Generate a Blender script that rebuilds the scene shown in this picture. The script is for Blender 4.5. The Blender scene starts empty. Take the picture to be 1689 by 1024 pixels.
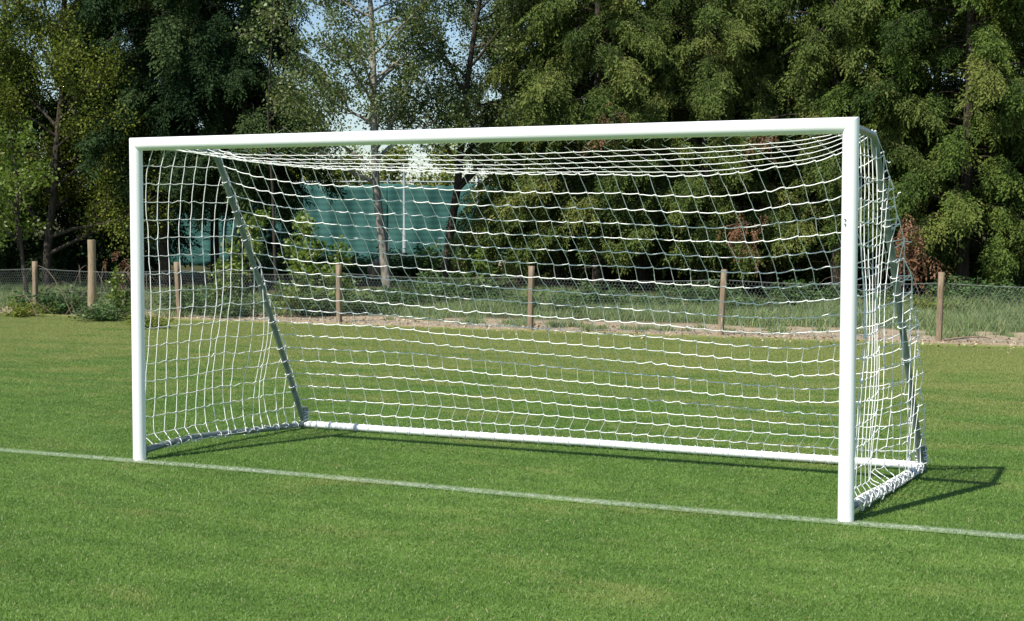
import bpy, math, random
import numpy as np
from mathutils import Matrix, Vector

# ------------------------------------------------------------------ camera, sky, sun, exposure
SC = bpy.context.scene
COL = SC.collection
F_PX, IMG_W, IMG_H = 2608.7, 1689.0, 1024.0
CAM = np.array((6.886, -8.2294, 1.5844))
YAW, PITCH, ROLL = -0.46414, 0.055886, -0.001114
cy_, sy_ = math.cos(YAW), math.sin(YAW)
cp_, sp_ = math.cos(PITCH), math.sin(PITCH)
cr_, sr_ = math.cos(ROLL), math.sin(ROLL)
RIGHT0 = np.array((cy_, -sy_, 0.)); FWD = np.array((cp_ * sy_, cp_ * cy_, -sp_)); UP0 = np.array((sp_ * sy_, sp_ * cy_, cp_))
RIGHT = cr_ * RIGHT0 - sr_ * UP0; UP = sr_ * RIGHT0 + cr_ * UP0
FH = np.array((sy_, cy_, 0.))
camd = bpy.data.cameras.new('camera'); camo = bpy.data.objects.new('camera', camd); COL.objects.link(camo)
camd.sensor_width = 36.0; camd.lens = F_PX / IMG_W * 36.0; camd.clip_start = .05; camd.clip_end = 4000
camo.matrix_world = Matrix(((RIGHT[0], UP[0], -FWD[0], CAM[0]), (RIGHT[1], UP[1], -FWD[1], CAM[1]), (RIGHT[2], UP[2], -FWD[2], CAM[2]), (0, 0, 0, 1)))
SC.camera = camo
LIGHT_DIR = Vector((.232, .7594, -1.0)).normalized()
SUN_EL = math.asin(-LIGHT_DIR.z); TO_SUN = -LIGHT_DIR
world = bpy.data.worlds.new('World'); SC.world = world; world.use_nodes = True
wn = world.node_tree; bg = wn.nodes['Background']
sky = wn.nodes.new('ShaderNodeTexSky'); sky.sky_type = 'NISHITA'; sky.sun_disc = False
sky.sun_elevation = SUN_EL; sky.sun_rotation = math.atan2(TO_SUN.x, TO_SUN.y)
sky.air_density = 1.0; sky.dust_density = .4; sky.ozone_density = 3.0
wn.links.new(sky.outputs[0], bg.inputs[0]); bg.inputs[1].default_value = 0.10
sund = bpy.data.lights.new('sun', 'SUN'); sund.energy = 5.0; sund.angle = math.radians(.5); sund.color = (1, .95, .86)
suno = bpy.data.objects.new('sun', sund); COL.objects.link(suno); suno.rotation_euler = LIGHT_DIR.to_track_quat('-Z', 'Y').to_euler()
suno.location = (0, -10, 20)
SC.view_settings.view_transform = 'Standard'; SC.view_settings.look = 'None'
SC.view_settings.exposure = 0.42; SC.view_settings.gamma = 1.0
SC.render.engine = 'CYCLES'
SC.cycles.max_bounces = 6; SC.cycles.transparent_max_bounces = 8

rng = np.random.default_rng(11)

def gz(x, y):
    """ground height: flat pitch, a low bank under the trees, falling again towards the court"""
    x = np.asarray(x, float); y = np.asarray(y, float)
    s = np.clip((y - 15.2) / 6.5, 0, 1); s = s * s * (3 - 2 * s)
    e = np.clip((y - 31) / 8, 0, 1); e = e * e * (3 - 2 * e)
    return .14 * s - .10 * e + s * (1 - e) * .05 * (np.sin(x * .9) * np.cos(y * .6) + .6 * np.sin(x * 2.1 + y * 1.1))
def at(u, D, z=0.):
    """world point seen at picture column u at forward distance D, standing on the ground plus z"""
    p = CAM + FH * D + RIGHT0 * ((u - IMG_W / 2) / F_PX * D)
    return (float(p[0]), float(p[1]), float(z) + float(gz(p[0], p[1])))

# ------------------------------------------------------------------ helpers
def link(o, parent=None):
    COL.objects.link(o)
    if parent is not None: o.parent = parent
    return o
def tag(o, label=None, cat=None, group=None, kind=None):
    if label: o['label'] = label
    if cat: o['category'] = cat
    if group: o['group'] = group
    if kind: o['kind'] = kind
    return o
def thing(name, label, cat, loc=(0, 0, 0), rz=0., group=None):
    o = bpy.data.objects.new(name, None); COL.objects.link(o); o.location = loc; o.rotation_euler = (0, 0, rz)
    o.empty_display_size = .2
    return tag(o, label, cat, group)
def raw_mesh(name, V, F, mat=None, smooth=False, tint=None, mats=None, midx=None):
    """F: (n,k) int array of equal sized faces, or list of such arrays"""
    V = np.asarray(V, np.float32)
    Fs = F if isinstance(F, list) else [F]
    Fs = [np.asarray(f, np.int32) for f in Fs if len(f)]
    me = bpy.data.meshes.new(name)
    me.vertices.add(len(V)); me.vertices.foreach_set('co', V.ravel())
    nl = sum(f.size for f in Fs); nf = sum(len(f) for f in Fs)
    me.loops.add(nl); me.loops.foreach_set('vertex_index', np.concatenate([f.ravel() for f in Fs]))
    me.polygons.add(nf)
    st = []; o = 0
    for f in Fs:
        st.append(np.arange(len(f)) * f.shape[1] + o); o += f.size
    me.polygons.foreach_set('loop_start', np.concatenate(st).astype(np.int32))
    if smooth: me.polygons.foreach_set('use_smooth', np.ones(nf, bool))
    if tint is not None:
        a = me.attributes.new('tint', 'FLOAT', 'POINT'); a.data.foreach_set('value', np.asarray(tint, np.float32))
    if mats:
        for m in mats: me.materials.append(m)
        if midx is not None: me.polygons.foreach_set('material_index', np.asarray(midx, np.int32))
    elif mat: me.materials.append(mat)
    me.update(calc_edges=True); me.validate()
    return me
def mobj(name, V, F, mat=None, parent=None, smooth=False, tint=None, **k):
    return link(bpy.data.objects.new(name, raw_mesh(name, V, F, mat, smooth, tint, **k)), parent)

def tubes(lines, radius, sides=6, caps=True):
    """lines: list of (n,3); radius: scalar, or list of scalars / (n,) arrays. returns V, [quads, tris]"""
    VV = []; QQ = []; TT = []; off = 0
    ang = np.arange(sides) / sides * 2 * np.pi
    ca = np.cos(ang); sa = np.sin(ang)
    for li, P in enumerate(lines):
        P = np.asarray(P, float); n = len(P)
        r = radius[li] if isinstance(radius, (list, tuple)) else radius
        r = np.broadcast_to(np.asarray(r, float), (n,))
        T = np.gradient(P, axis=0); T /= np.linalg.norm(T, axis=1)[:, None] + 1e-12
        ref = np.array((0, 0, 1.)) if abs(T[0, 2]) < .9 else np.array((1., 0, 0))
        A = np.cross(T, ref); bad = np.linalg.norm(A, axis=1) < 1e-3
        if bad.any(): A[bad] = np.cross(T[bad], (0, 1., 0.1))
        A /= np.linalg.norm(A, axis=1)[:, None] + 1e-12
        for i in range(1, n):
            if A[i] @ A[i - 1] < 0: A[i] *= -1
        B = np.cross(T, A)
        ring = P[:, None] + r[:, None, None] * (A[:, None] * ca[None, :, None] + B[:, None] * sa[None, :, None])
        VV.append(ring.reshape(-1, 3))
        i = np.arange(n - 1)[:, None] * sides; k = np.arange(sides)[None]; k2 = (k + 1) % sides
        QQ.append((off + np.stack([i + k, i + k2, i + sides + k2, i + sides + k], -1)).reshape(-1, 4))
        nv = n * sides
        if caps:      # end caps carry their own ring so the rims stay crisp
            VV.append(P[[0, -1]]); VV.append(ring[0]); VV.append(ring[-1])
            k = np.arange(sides); k2 = (k + 1) % sides
            TT.append(off + np.stack([np.full(sides, nv), nv + 2 + k2, nv + 2 + k], 1))
            TT.append(off + np.stack([np.full(sides, nv + 1), nv + 2 + sides + k, nv + 2 + sides + k2], 1)); nv += 2 + 2 * sides
        off += nv
    return np.concatenate(VV), [np.concatenate(QQ)] + ([np.concatenate(TT)] if caps else [])
def box(c, s, rz=0., bev=0.):
    """box (bevelled when bev > 0) as V, F lists"""
    import bmesh
    bm = bmesh.new(); bmesh.ops.create_cube(bm, size=1.)
    for v in bm.verts: v.co = Vector((v.co.x * s[0], v.co.y * s[1], v.co.z * s[2]))
    if bev > 0: bmesh.ops.bevel(bm, geom=list(bm.edges), offset=bev, segments=2, affect='EDGES')
    R = Matrix.Rotation(rz, 3, 'Z')
    V = np.array([tuple(R @ v.co + Vector(c)) for v in bm.verts]); bm.verts.index_update()
    d = {}
    for f in bm.faces: d.setdefault(len(f.verts), []).append([v.index for v in f.verts])
    bm.free()
    return V, [np.array(x) for x in d.values()]
def join(parts):
    V = []; F = {}; o = 0
    for v, fs in parts:
        V.append(v)
        for f in (fs if isinstance(fs, list) else [fs]):
            if len(f): F.setdefault(f.shape[1], []).append(f + o)
        o += len(v)
    return np.concatenate(V), [np.concatenate(x) for x in F.values()]

# ------------------------------------------------------------------ materials
def new_mat(name):
    m = bpy.data.materials.new(name); m.use_nodes = True
    return m, m.node_tree, m.node_tree.nodes['Principled BSDF']
def nd(nt, t, **k):
    n = nt.nodes.new(t)
    for a, b in k.items(): setattr(n, a, b)
    return n
def ramp(nt, src, stops):
    r = nd(nt, 'ShaderNodeValToRGB'); e = r.color_ramp.elements
    while len(e) < len(stops): e.new(.5)
    for i, (p, c) in enumerate(stops): e[i].position = p; e[i].color = (*c, 1) if len(c) == 3 else c
    nt.links.new(src, r.inputs[0]); return r.outputs[0]
def noise(nt, scale, detail=4, rough=.55, vec=None, mul=None):
    n = nd(nt, 'ShaderNodeTexNoise'); n.inputs['Scale'].default_value = scale; n.inputs['Detail'].default_value = detail
    n.inputs['Roughness'].default_value = rough
    if vec is None: vec = nd(nt, 'ShaderNodeNewGeometry').outputs['Position']
    if mul:
        mp = nd(nt, 'ShaderNodeMapping'); mp.inputs['Scale'].default_value = mul; nt.links.new(vec, mp.inputs[0]); vec = mp.outputs[0]
    nt.links.new(vec, n.inputs['Vector']); return n.outputs['Fac']
def mixc(nt, fac, a, b, bt='MIX'):
    m = nd(nt, 'ShaderNodeMix', data_type='RGBA', blend_type=bt)
    for i, x in ((6, a), (7, b)):
        if isinstance(x, tuple): m.inputs[i].default_value = (*x, 1)
        else: nt.links.new(x, m.inputs[i])
    if isinstance(fac, float): m.inputs[0].default_value = fac
    else: nt.links.new(fac, m.inputs[0])
    return m.outputs[2]
def mth(nt, op, a, b=None, clamp=False):
    m = nd(nt, 'ShaderNodeMath', operation=op); m.use_clamp = clamp
    for i, x in enumerate((a, b)):
        if x is None: continue
        if isinstance(x, (int, float)): m.inputs[i].default_value = x
        else: nt.links.new(x, m.inputs[i])
    return m.outputs[0]
def bump(nt, bs, h, dist=.01, strength=.5):
    b = nd(nt, 'ShaderNodeBump'); b.inputs['Distance'].default_value = dist; b.inputs['Strength'].default_value = strength
    nt.links.new(h, b.inputs['Height']); nt.links.new(b.outputs[0], bs.inputs['Normal'])
def simple(name, c1, c2, scale=8, rough=.5, bdist=.0, metallic=0., mul=None, detail=5):
    m, nt, bs = new_mat(name)
    f = noise(nt, scale, detail, mul=mul)
    nt.links.new(ramp(nt, f, [(.3, c1), (.7, c2)]), bs.inputs['Base Color'])
    bs.inputs['Roughness'].default_value = rough; bs.inputs['Metallic'].default_value = metallic
    if bdist: bump(nt, bs, f, bdist, .7)
    return m
def leaf_mat(name, cols, rough=.55, trans=.3, spec=.3):
    """leaf colour picked by the leaf's own tint value; part of the light passes through"""
    m, nt, bs = new_mat(name)
    at_ = nd(nt, 'ShaderNodeAttribute', attribute_name='tint')
    n = len(cols)
    c = ramp(nt, at_.outputs['Fac'], [(i / (n - 1), x) for i, x in enumerate(cols)])
    nt.links.new(c, bs.inputs['Base Color']); bs.inputs['Roughness'].default_value = rough
    bs.inputs['Specular IOR Level'].default_value = spec
    tr = nd(nt, 'ShaderNodeBsdfTranslucent')
    c2 = mixc(nt, 1., c, (1.0, 1.15, .55), 'MULTIPLY'); nt.links.new(c2, tr.inputs[0])
    mx = nd(nt, 'ShaderNodeMixShader'); mx.inputs[0].default_value = trans
    nt.links.new(bs.outputs[0], mx.inputs[1]); nt.links.new(tr.outputs[0], mx.inputs[2])
    nt.links.new(mx.outputs[0], nt.nodes['Material Output'].inputs[0])
    return m

# turf colour: shared node recipe (world position), used by the ground sheet and the blades
def turf_colour(nt, dark=1.0):
    big = noise(nt, .55, 5, .6)
    mid = noise(nt, 2.2, 6, .7, mul=(.7, 1.7, 1))
    yel = noise(nt, 1.1, 6, .7, mul=(.8, 1.6, 1))
    c = ramp(nt, big, [(.32, (.114 * dark, .222 * dark, .036 * dark)), (.68, (.178 * dark, .295 * dark, .060 * dark))])
    c = mixc(nt, ramp(nt, mid, [(.40, (.0,) * 3), (.66, (.85,) * 3)]), c, (.080 * dark, .170 * dark, .028 * dark))
    # drier, browner turf away from the goal mouth, in scattered worn patches
    pos = nd(nt, 'ShaderNodeSeparateXYZ'); nt.links.new(nd(nt, 'ShaderNodeNewGeometry').outputs['Position'], pos.inputs[0])
    far = nd(nt, 'ShaderNodeMapRange'); far.inputs[1].default_value = 1.; far.inputs[2].default_value = 11.; far.inputs[3].default_value = -.04; far.inputs[4].default_value = .27
    nt.links.new(pos.outputs[1], far.inputs[0])
    yv = mth(nt, 'ADD', yel, far.outputs[0])
    c = mixc(nt, ramp(nt, yv, [(.50, (0,) * 3), (.72, (.8,) * 3)]), c, (.290 * dark, .305 * dark, .095 * dark))
    return c, pos
def line_mask(nt, pos):
    """the painted goal line: a worn stripe 7 cm wide along y = -0.045 (with the painter's slight waver)"""
    wob = mth(nt, 'MULTIPLY', mth(nt, 'SINE', mth(nt, 'MULTIPLY', pos.outputs[0], 1.35)), .022)
    d = mth(nt, 'ABSOLUTE', mth(nt, 'SUBTRACT', mth(nt, 'ADD', pos.outputs[1], .045), wob))
    w = nd(nt, 'ShaderNodeMapRange'); w.inputs[1].default_value = .020; w.inputs[2].default_value = .082; w.inputs[3].default_value = 1; w.inputs[4].default_value = 0
    nt.links.new(d, w.inputs[0])
    wear = mth(nt, 'MULTIPLY', ramp(nt, noise(nt, 30, 5, .75), [(.38, (.0,) * 3), (.66, (.80,) * 3)]), ramp(nt, noise(nt, 1.7, 3, .6), [(.3, (.55,) * 3), (.6, (1.,) * 3)]))
    return mth(nt, 'MULTIPLY', w.outputs[0], wear)

def make_ground_mat():
    m, nt, bs = new_mat('ground_soil_and_turf')
    turf, pos = turf_colour(nt, .8)
    soil = ramp(nt, noise(nt, 5, 8, .7), [(.3, (.20, .16, .105)), (.5, (.36, .29, .20)), (.75, (.50, .42, .30))])
    rough = ramp(nt, noise(nt, 2.2, 6, .7), [(.3, (.03, .035, .014)), (.6, (.07, .07, .03)), (.8, (.12, .09, .055))])
    # boundary: mown turf ends in a ragged edge just before the fence, bare soil strip, then rough ground
    yy = mth(nt, 'SUBTRACT', pos.outputs[1], mth(nt, 'MULTIPLY', noise(nt, 1.6, 5, .7), .9))
    yf = mth(nt, 'SUBTRACT', yy, mth(nt, 'MULTIPLY', pos.outputs[0], .03)); yb = mth(nt, 'SUBTRACT', yy, mth(nt, 'MULTIPLY', pos.outputs[0], .09))
    r = nd(nt, 'ShaderNodeMapRange'); r.inputs[1].default_value = 12.15; r.inputs[2].default_value = 12.4; nt.links.new(yf, r.inputs[0])
    r2 = nd(nt, 'ShaderNodeMapRange'); r2.inputs[1].default_value = 14.5; r2.inputs[2].default_value = 15.2; nt.links.new(yb, r2.inputs[0])
    c = mixc(nt, r.outputs[0], turf, soil); c = mixc(nt, r2.outputs[0], c, rough)
    nt.links.new(c, bs.inputs['Base Color']); bs.inputs['Roughness'].default_value = .95; bs.inputs['Specular IOR Level'].default_value = .1
    bump(nt, bs, noise(nt, 60, 6, .7), .02, .8)
    return m
def make_blade_mat():
    m, nt, bs = new_mat('mown_grass_blades')
    turf, pos = turf_colour(nt, 1.0)
    t = nd(nt, 'ShaderNodeAttribute', attribute_name='tint').outputs['Fac']
    c = mixc(nt, mth(nt, 'MULTIPLY', t, .35), turf, (.24, .34, .11))
    c = mixc(nt, mth(nt, 'GREATER_THAN', t, .975), c, (.40, .36, .20))
    c = mixc(nt, line_mask(nt, pos), c, (.78, .80, .76))
    nt.links.new(c, bs.inputs['Base Color']); bs.inputs['Roughness'].default_value = .5; bs.inputs['Specular IOR Level'].default_value = .35
    tr = nd(nt, 'ShaderNodeBsdfTranslucent'); nt.links.new(c, tr.inputs[0])
    mx = nd(nt, 'ShaderNodeMixShader'); mx.inputs[0].default_value = .3
    nt.links.new(bs.outputs[0], mx.inputs[1]); nt.links.new(tr.outputs[0], mx.inputs[2])
    nt.links.new(mx.outputs[0], nt.nodes['Material Output'].inputs[0])
    return m
def make_line_mat():
    m, nt, bs = new_mat('worn_line_paint')
    bs.inputs['Roughness'].default_value = .9
    turf, pos = turf_colour(nt, .8)
    nt.links.new(mixc(nt, mth(nt, 'MULTIPLY', line_mask(nt, pos), .9), turf, (.72, .74, .70)), bs.inputs['Base Color'])
    bump(nt, bs, noise(nt, 90, 4, .7), .015, .8)
    return m
M = {}
M['ground'] = make_ground_mat(); M['blade'] = make_blade_mat(); M['line'] = make_line_mat()
M['white'] = simple('white_powder_coat', (.85, .86, .87), (.89, .89, .89), 3, .28)
M['tube'] = simple('weathered_grey_alloy_tube', (.12, .16, .145), (.21, .255, .24), 12, .42, metallic=.15)
M['rope'] = simple('white_braided_twine', (.86, .86, .85), (.92, .92, .90), 160, .75)
M['steelbolt'] = simple('zinc_bolt', (.25, .25, .26), (.40, .40, .41), 60, .4, metallic=.8)
M['wood'] = simple('weathered_fence_wood', (.15, .11, .07), (.30, .225, .15), 14, .85, .004, mul=(5, 5, .6))
M['wood2'] = simple('pale_round_post_wood', (.20, .15, .09), (.36, .28, .18), 14, .85, .004, mul=(5, 5, .6))
M['wire'] = simple('galvanised_wire', (.20, .23, .22), (.33, .37, .35), 30, .5)
M['screen'] = None
M['galv'] = simple('galvanised_post', (.30, .35, .36), (.44, .50, .51), 4, .45, metallic=.2)  # grey dimmed: the shade behind the trees is put into the base colour
M['palepost'] = simple('white_painted_post', (.55, .60, .62), (.72, .76, .78), 4, .45)
M['bark'] = simple('grey_brown_bark', (.026, .020, .015), (.075, .058, .043), 9, .95, .03, mul=(3, 3, .7))
M['birchbark'] = simple('pale_mottled_bark', (.07, .06, .045), (.36, .33, .27), 7, .85, .02, mul=(2, 2, .8))
M['twig'] = simple('dry_twig_bark', (.12, .085, .06), (.24, .18, .13), 9, .9)
M['stone'] = simple('tan_boulder_stone', (.25, .20, .14), (.50, .42, .31), 5, .9, .03)
M['cypress'] = leaf_mat('cypress_foliage', [(.030, .048, .014), (.066, .098, .024), (.112, .150, .038), (.165, .178, .050)], trans=.14, spec=.08, rough=.75)
M['cypress_green'] = leaf_mat('fresh_cypress_foliage', [(.030, .052, .014), (.060, .100, .020), (.108, .155, .032), (.155, .175, .045)], trans=.14, spec=.08, rough=.75)
M['spruce'] = leaf_mat('dark_conifer_foliage', [(.010, .024, .009), (.024, .048, .018), (.045, .078, .027), (.075, .105, .036)], trans=.12, spec=.08, rough=.75)
M['dead'] = leaf_mat('dead_brown_foliage', [(.12, .06, .034), (.22, .11, .058), (.30, .17, .095)], trans=.2)
M['broad'] = leaf_mat('broad_leaves', [(.070, .100, .018), (.130, .168, .028), (.195, .228, .042), (.26, .27, .06)], spec=.15, rough=.55, trans=.35)
M['fresh'] = leaf_mat('fresh_spring_leaves', [(.070, .125, .022), (.125, .190, .034), (.185, .245, .055), (.25, .30, .09)], rough=.42, trans=.4)
M['alder'] = leaf_mat('light_sparse_leaves', [(.060, .095, .028), (.10, .145, .042), (.15, .195, .065), (.22, .25, .11)], rough=.4, trans=.35)
M['weed'] = leaf_mat('rough_grass_blades', [(.10, .18, .070), (.16, .25, .09), (.24, .31, .12), (.38, .35, .19)], trans=.3)
M['nettle'] = leaf_mat('undergrowth_leaves', [(.035, .075, .026), (.075, .14, .045), (.13, .21, .07)], trans=.3)
def make_screen():
    m, nt, bs = new_mat('teal_windbreak_mesh')
    w = nd(nt, 'ShaderNodeTexWave', wave_type='BANDS', bands_direction='Z'); w.inputs['Scale'].default_value = 1.6; w.inputs['Distortion'].default_value = 1.5
    nt.links.new(nd(nt, 'ShaderNodeNewGeometry').outputs['Position'], w.inputs[0])
    f = mth(nt, 'MULTIPLY', w.outputs['Fac'], .22)
    f = mth(nt, 'ADD', f, mth(nt, 'MULTIPLY', noise(nt, 1.2, 5, .6), .6))
    nt.links.new(ramp(nt, f, [(.25, (.014, .082, .072)), (.75, (.045, .165, .142))]), bs.inputs['Base Color'])
    bs.inputs['Roughness'].default_value = .7
    return m
M['screen'] = make_screen()

# ------------------------------------------------------------------ ground, line
def make_ground():
    # finer grid near the pitch, coarse out to the horizon; gentle swell beyond the fence
    xs = np.concatenate([[-3000, -800, -200], np.linspace(-60, 40, 126), [200, 800, 3000]])
    ys = np.concatenate([[-800, -100, -30], np.linspace(-12, 80, 116), [200, 800, 3000]])
    X, Y = np.meshgrid(xs, ys)
    Z = gz(X, Y)
    V = np.stack([X, Y, Z], -1).reshape(-1, 3)
    n, m_ = X.shape
    i = np.arange(n - 1)[:, None] * m_ + np.arange(m_ - 1)[None]
    F = np.stack([i, i + 1, i + m_ + 1, i + m_], -1).reshape(-1, 4)
    tag(mobj('ground', V, F, M['ground'], smooth=True), 'mown pitch turf with bare soil strip and rough ground behind the fence', 'ground', kind='structure')
make_ground()
xs = np.linspace(-25, 20, 181); yc = -.045 + .022 * np.sin(xs * 1.35)
V = np.concatenate([np.stack([xs, yc - .08, xs * 0 + .004], 1), np.stack([xs, yc + .08, xs * 0 + .004], 1)])
i = np.arange(180)
tag(mobj('goal_line', V, np.stack([i, i + 1, i + 182, i + 181], 1), M['line']), 'faded white painted goal line across the grass', 'line marking', kind='structure')

# ------------------------------------------------------------------ instanced grass (uncountable)
def blades(n, size, hmin, hmax, w, lean, rg, segs=2, clump=0):
    x = rg.random(n) * size - size / 2; y = rg.random(n) * size - size / 2
    if clump:
        cx = rg.random(clump) * size - size / 2; cyy = rg.random(clump) * size - size / 2
        c = rg.integers(0, clump, n); g = rg.normal(0, .06, (n, 2))
        x = cx[c] + g[:, 0]; y = cyy[c] + g[:, 1]
    a = rg.random(n) * 2 * np.pi; h = hmin + (hmax - hmin) * rg.random(n) ** 1.3; ln = lean * (0.3 + rg.random(n))
    b = rg.random(n) * 2 * np.pi
    side = np.stack([np.cos(a), np.sin(a), 0 * a], 1) * (w * (.7 + .6 * rg.random(n)))[:, None] / 2
    tip = np.stack([np.cos(b) * ln * h, np.sin(b) * ln * h, h * (1 - .25 * ln)], 1)
    base = np.stack([x, y, 0 * x - .002], 1)
    mid = base + tip * np.array((.35, .35, .6))
    V = np.stack([base - side, base + side, mid + side * .8, mid - side * .8, base + tip], 1).reshape(-1, 3)
    o = np.arange(n)[:, None] * 5
    Q = o + np.array([[0, 1, 2, 3]]); T = o + np.array([[3, 2, 4]])
    tint = np.repeat(rg.random(n), 5)
    return V, [Q, T], tint
def hidden_mesh_obj(name, V, F, mat, tint):
    return bpy.data.objects.new(name, raw_mesh(name, V, F, mat, False, tint))
def scatter(name, pts, variants, label, cat, rot_step=math.pi / 2, smin=1., smax=1., seed=1):
    """one object: every point carries one randomly turned copy of a variant (geometry nodes)"""
    rg = np.random.default_rng(seed)
    me = bpy.data.meshes.new(name); me.vertices.add(len(pts)); me.vertices.foreach_set('co', np.asarray(pts, np.float32).ravel())
    r = rg.integers(0, 4, len(pts)) * rot_step if rot_step else rg.random(len(pts)) * 2 * np.pi
    rv = np.zeros((len(pts), 3), np.float32); rv[:, 2] = r
    a = me.attributes.new('rot', 'FLOAT_VECTOR', 'POINT'); a.data.foreach_set('vector', rv.ravel())
    a = me.attributes.new('scl', 'FLOAT', 'POINT'); a.data.foreach_set('value', (smin + (smax - smin) * rg.random(len(pts))).astype(np.float32))
    a = me.attributes.new('var', 'INT', 'POINT'); a.data.foreach_set('value', rg.integers(0, len(variants), len(pts)).astype(np.int32))
    me.update()
    o = link(bpy.data.objects.new(name, me)); tag(o, label, cat, kind='stuff')
    ng = bpy.data.node_groups.new(name + '_nodes', 'GeometryNodeTree')
    ng.interface.new_socket('Geometry', in_out='INPUT', socket_type='NodeSocketGeometry')
    ng.interface.new_socket('Geometry', in_out='OUTPUT', socket_type='NodeSocketGeometry')
    gi = ng.nodes.new('NodeGroupInput'); go = ng.nodes.new('NodeGroupOutput'); jn = ng.nodes.new('GeometryNodeJoinGeometry')
    def attr(n, t):
        q = ng.nodes.new('GeometryNodeInputNamedAttribute'); q.data_type = t; q.inputs[0].default_value = n
        return q.outputs[0]
    var = attr('var', 'INT'); rot = attr('rot', 'FLOAT_VECTOR'); scl = attr('scl', 'FLOAT')
    for k, v in enumerate(variants):
        oi = ng.nodes.new('GeometryNodeObjectInfo'); oi.inputs[0].default_value = v; oi.inputs['As Instance'].default_value = True
        cmp_ = ng.nodes.new('FunctionNodeCompare'); cmp_.data_type = 'INT'; cmp_.operation = 'EQUAL'
        ng.links.new(var, cmp_.inputs[2]); cmp_.inputs[3].default_value = k
        ip = ng.nodes.new('GeometryNodeInstanceOnPoints')
        ng.links.new(gi.outputs[0], ip.inputs['Points']); ng.links.new(cmp_.outputs[0], ip.inputs['Selection'])
        ng.links.new(oi.outputs['Geometry'], ip.inputs['Instance']); ng.links.new(rot, ip.inputs['Rotation']); ng.links.new(scl, ip.inputs['Scale'])
        ng.links.new(ip.outputs[0], jn.inputs[0])
    ng.links.new(jn.outputs[0], go.inputs[0])
    md = o.modifiers.new('scatter', 'NODES'); md.node_group = ng
    return o
rg = np.random.default_rng(3)
var = []
for k in range(3):
    V, F, t = blades(15000, 1.0, .008, .021, .0034, .95, rg)
    var.append(hidden_mesh_obj('grass_patch_source', V, F, M['blade'], t))
pts = []
def seen(x, y, marg=1.5):
    d = np.array((x, y, 0)) - np.array((CAM[0], CAM[1], 0)); f = d @ FH; r = d @ RIGHT0
    return f > 4.5 and abs(r) < f * (IMG_W / 2 / F_PX) + marg
for ix in range(-24, 16):
    for iy in range(-6, 14):
        if not seen(ix + .5, iy + .5): continue
        edge = 12.6 + .03 * ix
        if iy + .5 < edge - .9: pts.append((ix + .5, iy + .5, .0))
        elif iy < edge - .1:      # ragged last row: quarter patches would cross the soil strip, so keep them thin
            pts.append((ix + .5, min(iy + .5, edge - .75), .0))
scatter('mown_grass', pts, var, 'short mown green grass covering the pitch', 'grass')

# rough verge grass behind the soil strip
var = []
for k in range(3):
    V, F, t = blades(2200, 1.0, .05, .24, .008, .6, rg, clump=60)
    var.append(hidden_mesh_obj('verge_patch_source', V, F, M['weed'], t))
pts = []
for ix in np.arange(-32, 16, .8):
    for iy in np.arange(12.5, 36, .8):
        x = ix + rg.uniform(-.35, .35); y = iy + rg.uniform(-.35, .35)
        e0 = 15.5 + .09 * x + .25 * math.sin(x * 1.3)
        if y < e0 or not seen(x, y, 2): continue
        if y > e0 + 4.4 + .6 * math.sin(x * 1.7) + .6 * math.sin(x * .6): continue
        pts.append((x, y, float(gz(x, y)) - .02))
scatter('verge_grass', pts, var, 'rough uncut grass growing behind the wire fence', 'rough grass', smin=.7, smax=1.35, seed=5, rot_step=0)
# weeds and tufts creeping out at the foot of the fence
V, F, t = blades(130, .3, .03, .16, .008, .8, rg, clump=2)
tuft = hidden_mesh_obj('tuft_source', V, F, M['weed'], t)
pts = []
for k in range(110):
    x = rg.uniform(-16, 6); pts.append((x, 13.3 + .03 * x + abs(rg.normal(0, .7)) + .35 * math.sin(x * .8), 0))
scatter('fence_weeds', pts, [tuft], 'small weed tufts on the bare soil strip by the fence', 'weeds', rot_step=0, smin=.5, smax=1.2, seed=9)
# leaf litter and clods on the soil strip
n = 5000
P = np.stack([rg.uniform(-17, 7, n), 13.2 + rg.normal(0, .6, n), np.full(n, .012)], 1)
a = rg.random(n) * 6.28; s = rg.uniform(.008, .03, n)
U_ = np.stack([np.cos(a), np.sin(a), rg.normal(0, .5, n)], 1) * s[:, None]; W_ = np.stack([-np.sin(a), np.cos(a), rg.normal(0, .5, n)], 1) * s[:, None] * .6
V = np.stack([P - U_, P + W_, P + U_, P - W_], 1).reshape(-1, 3)
M['litter'] = leaf_mat('soil_crumbs_and_litter', [(.16, .11, .07), (.34, .25, .16), (.5, .42, .3)], trans=.1)
tag(mobj('leaf_litter', V, np.arange(4 * n).reshape(-1, 4), M['litter'], tint=np.repeat(rg.random(n), 4)), 'pale leaf litter and crumbs scattered along the soil strip', 'leaf litter', kind='stuff')

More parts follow.
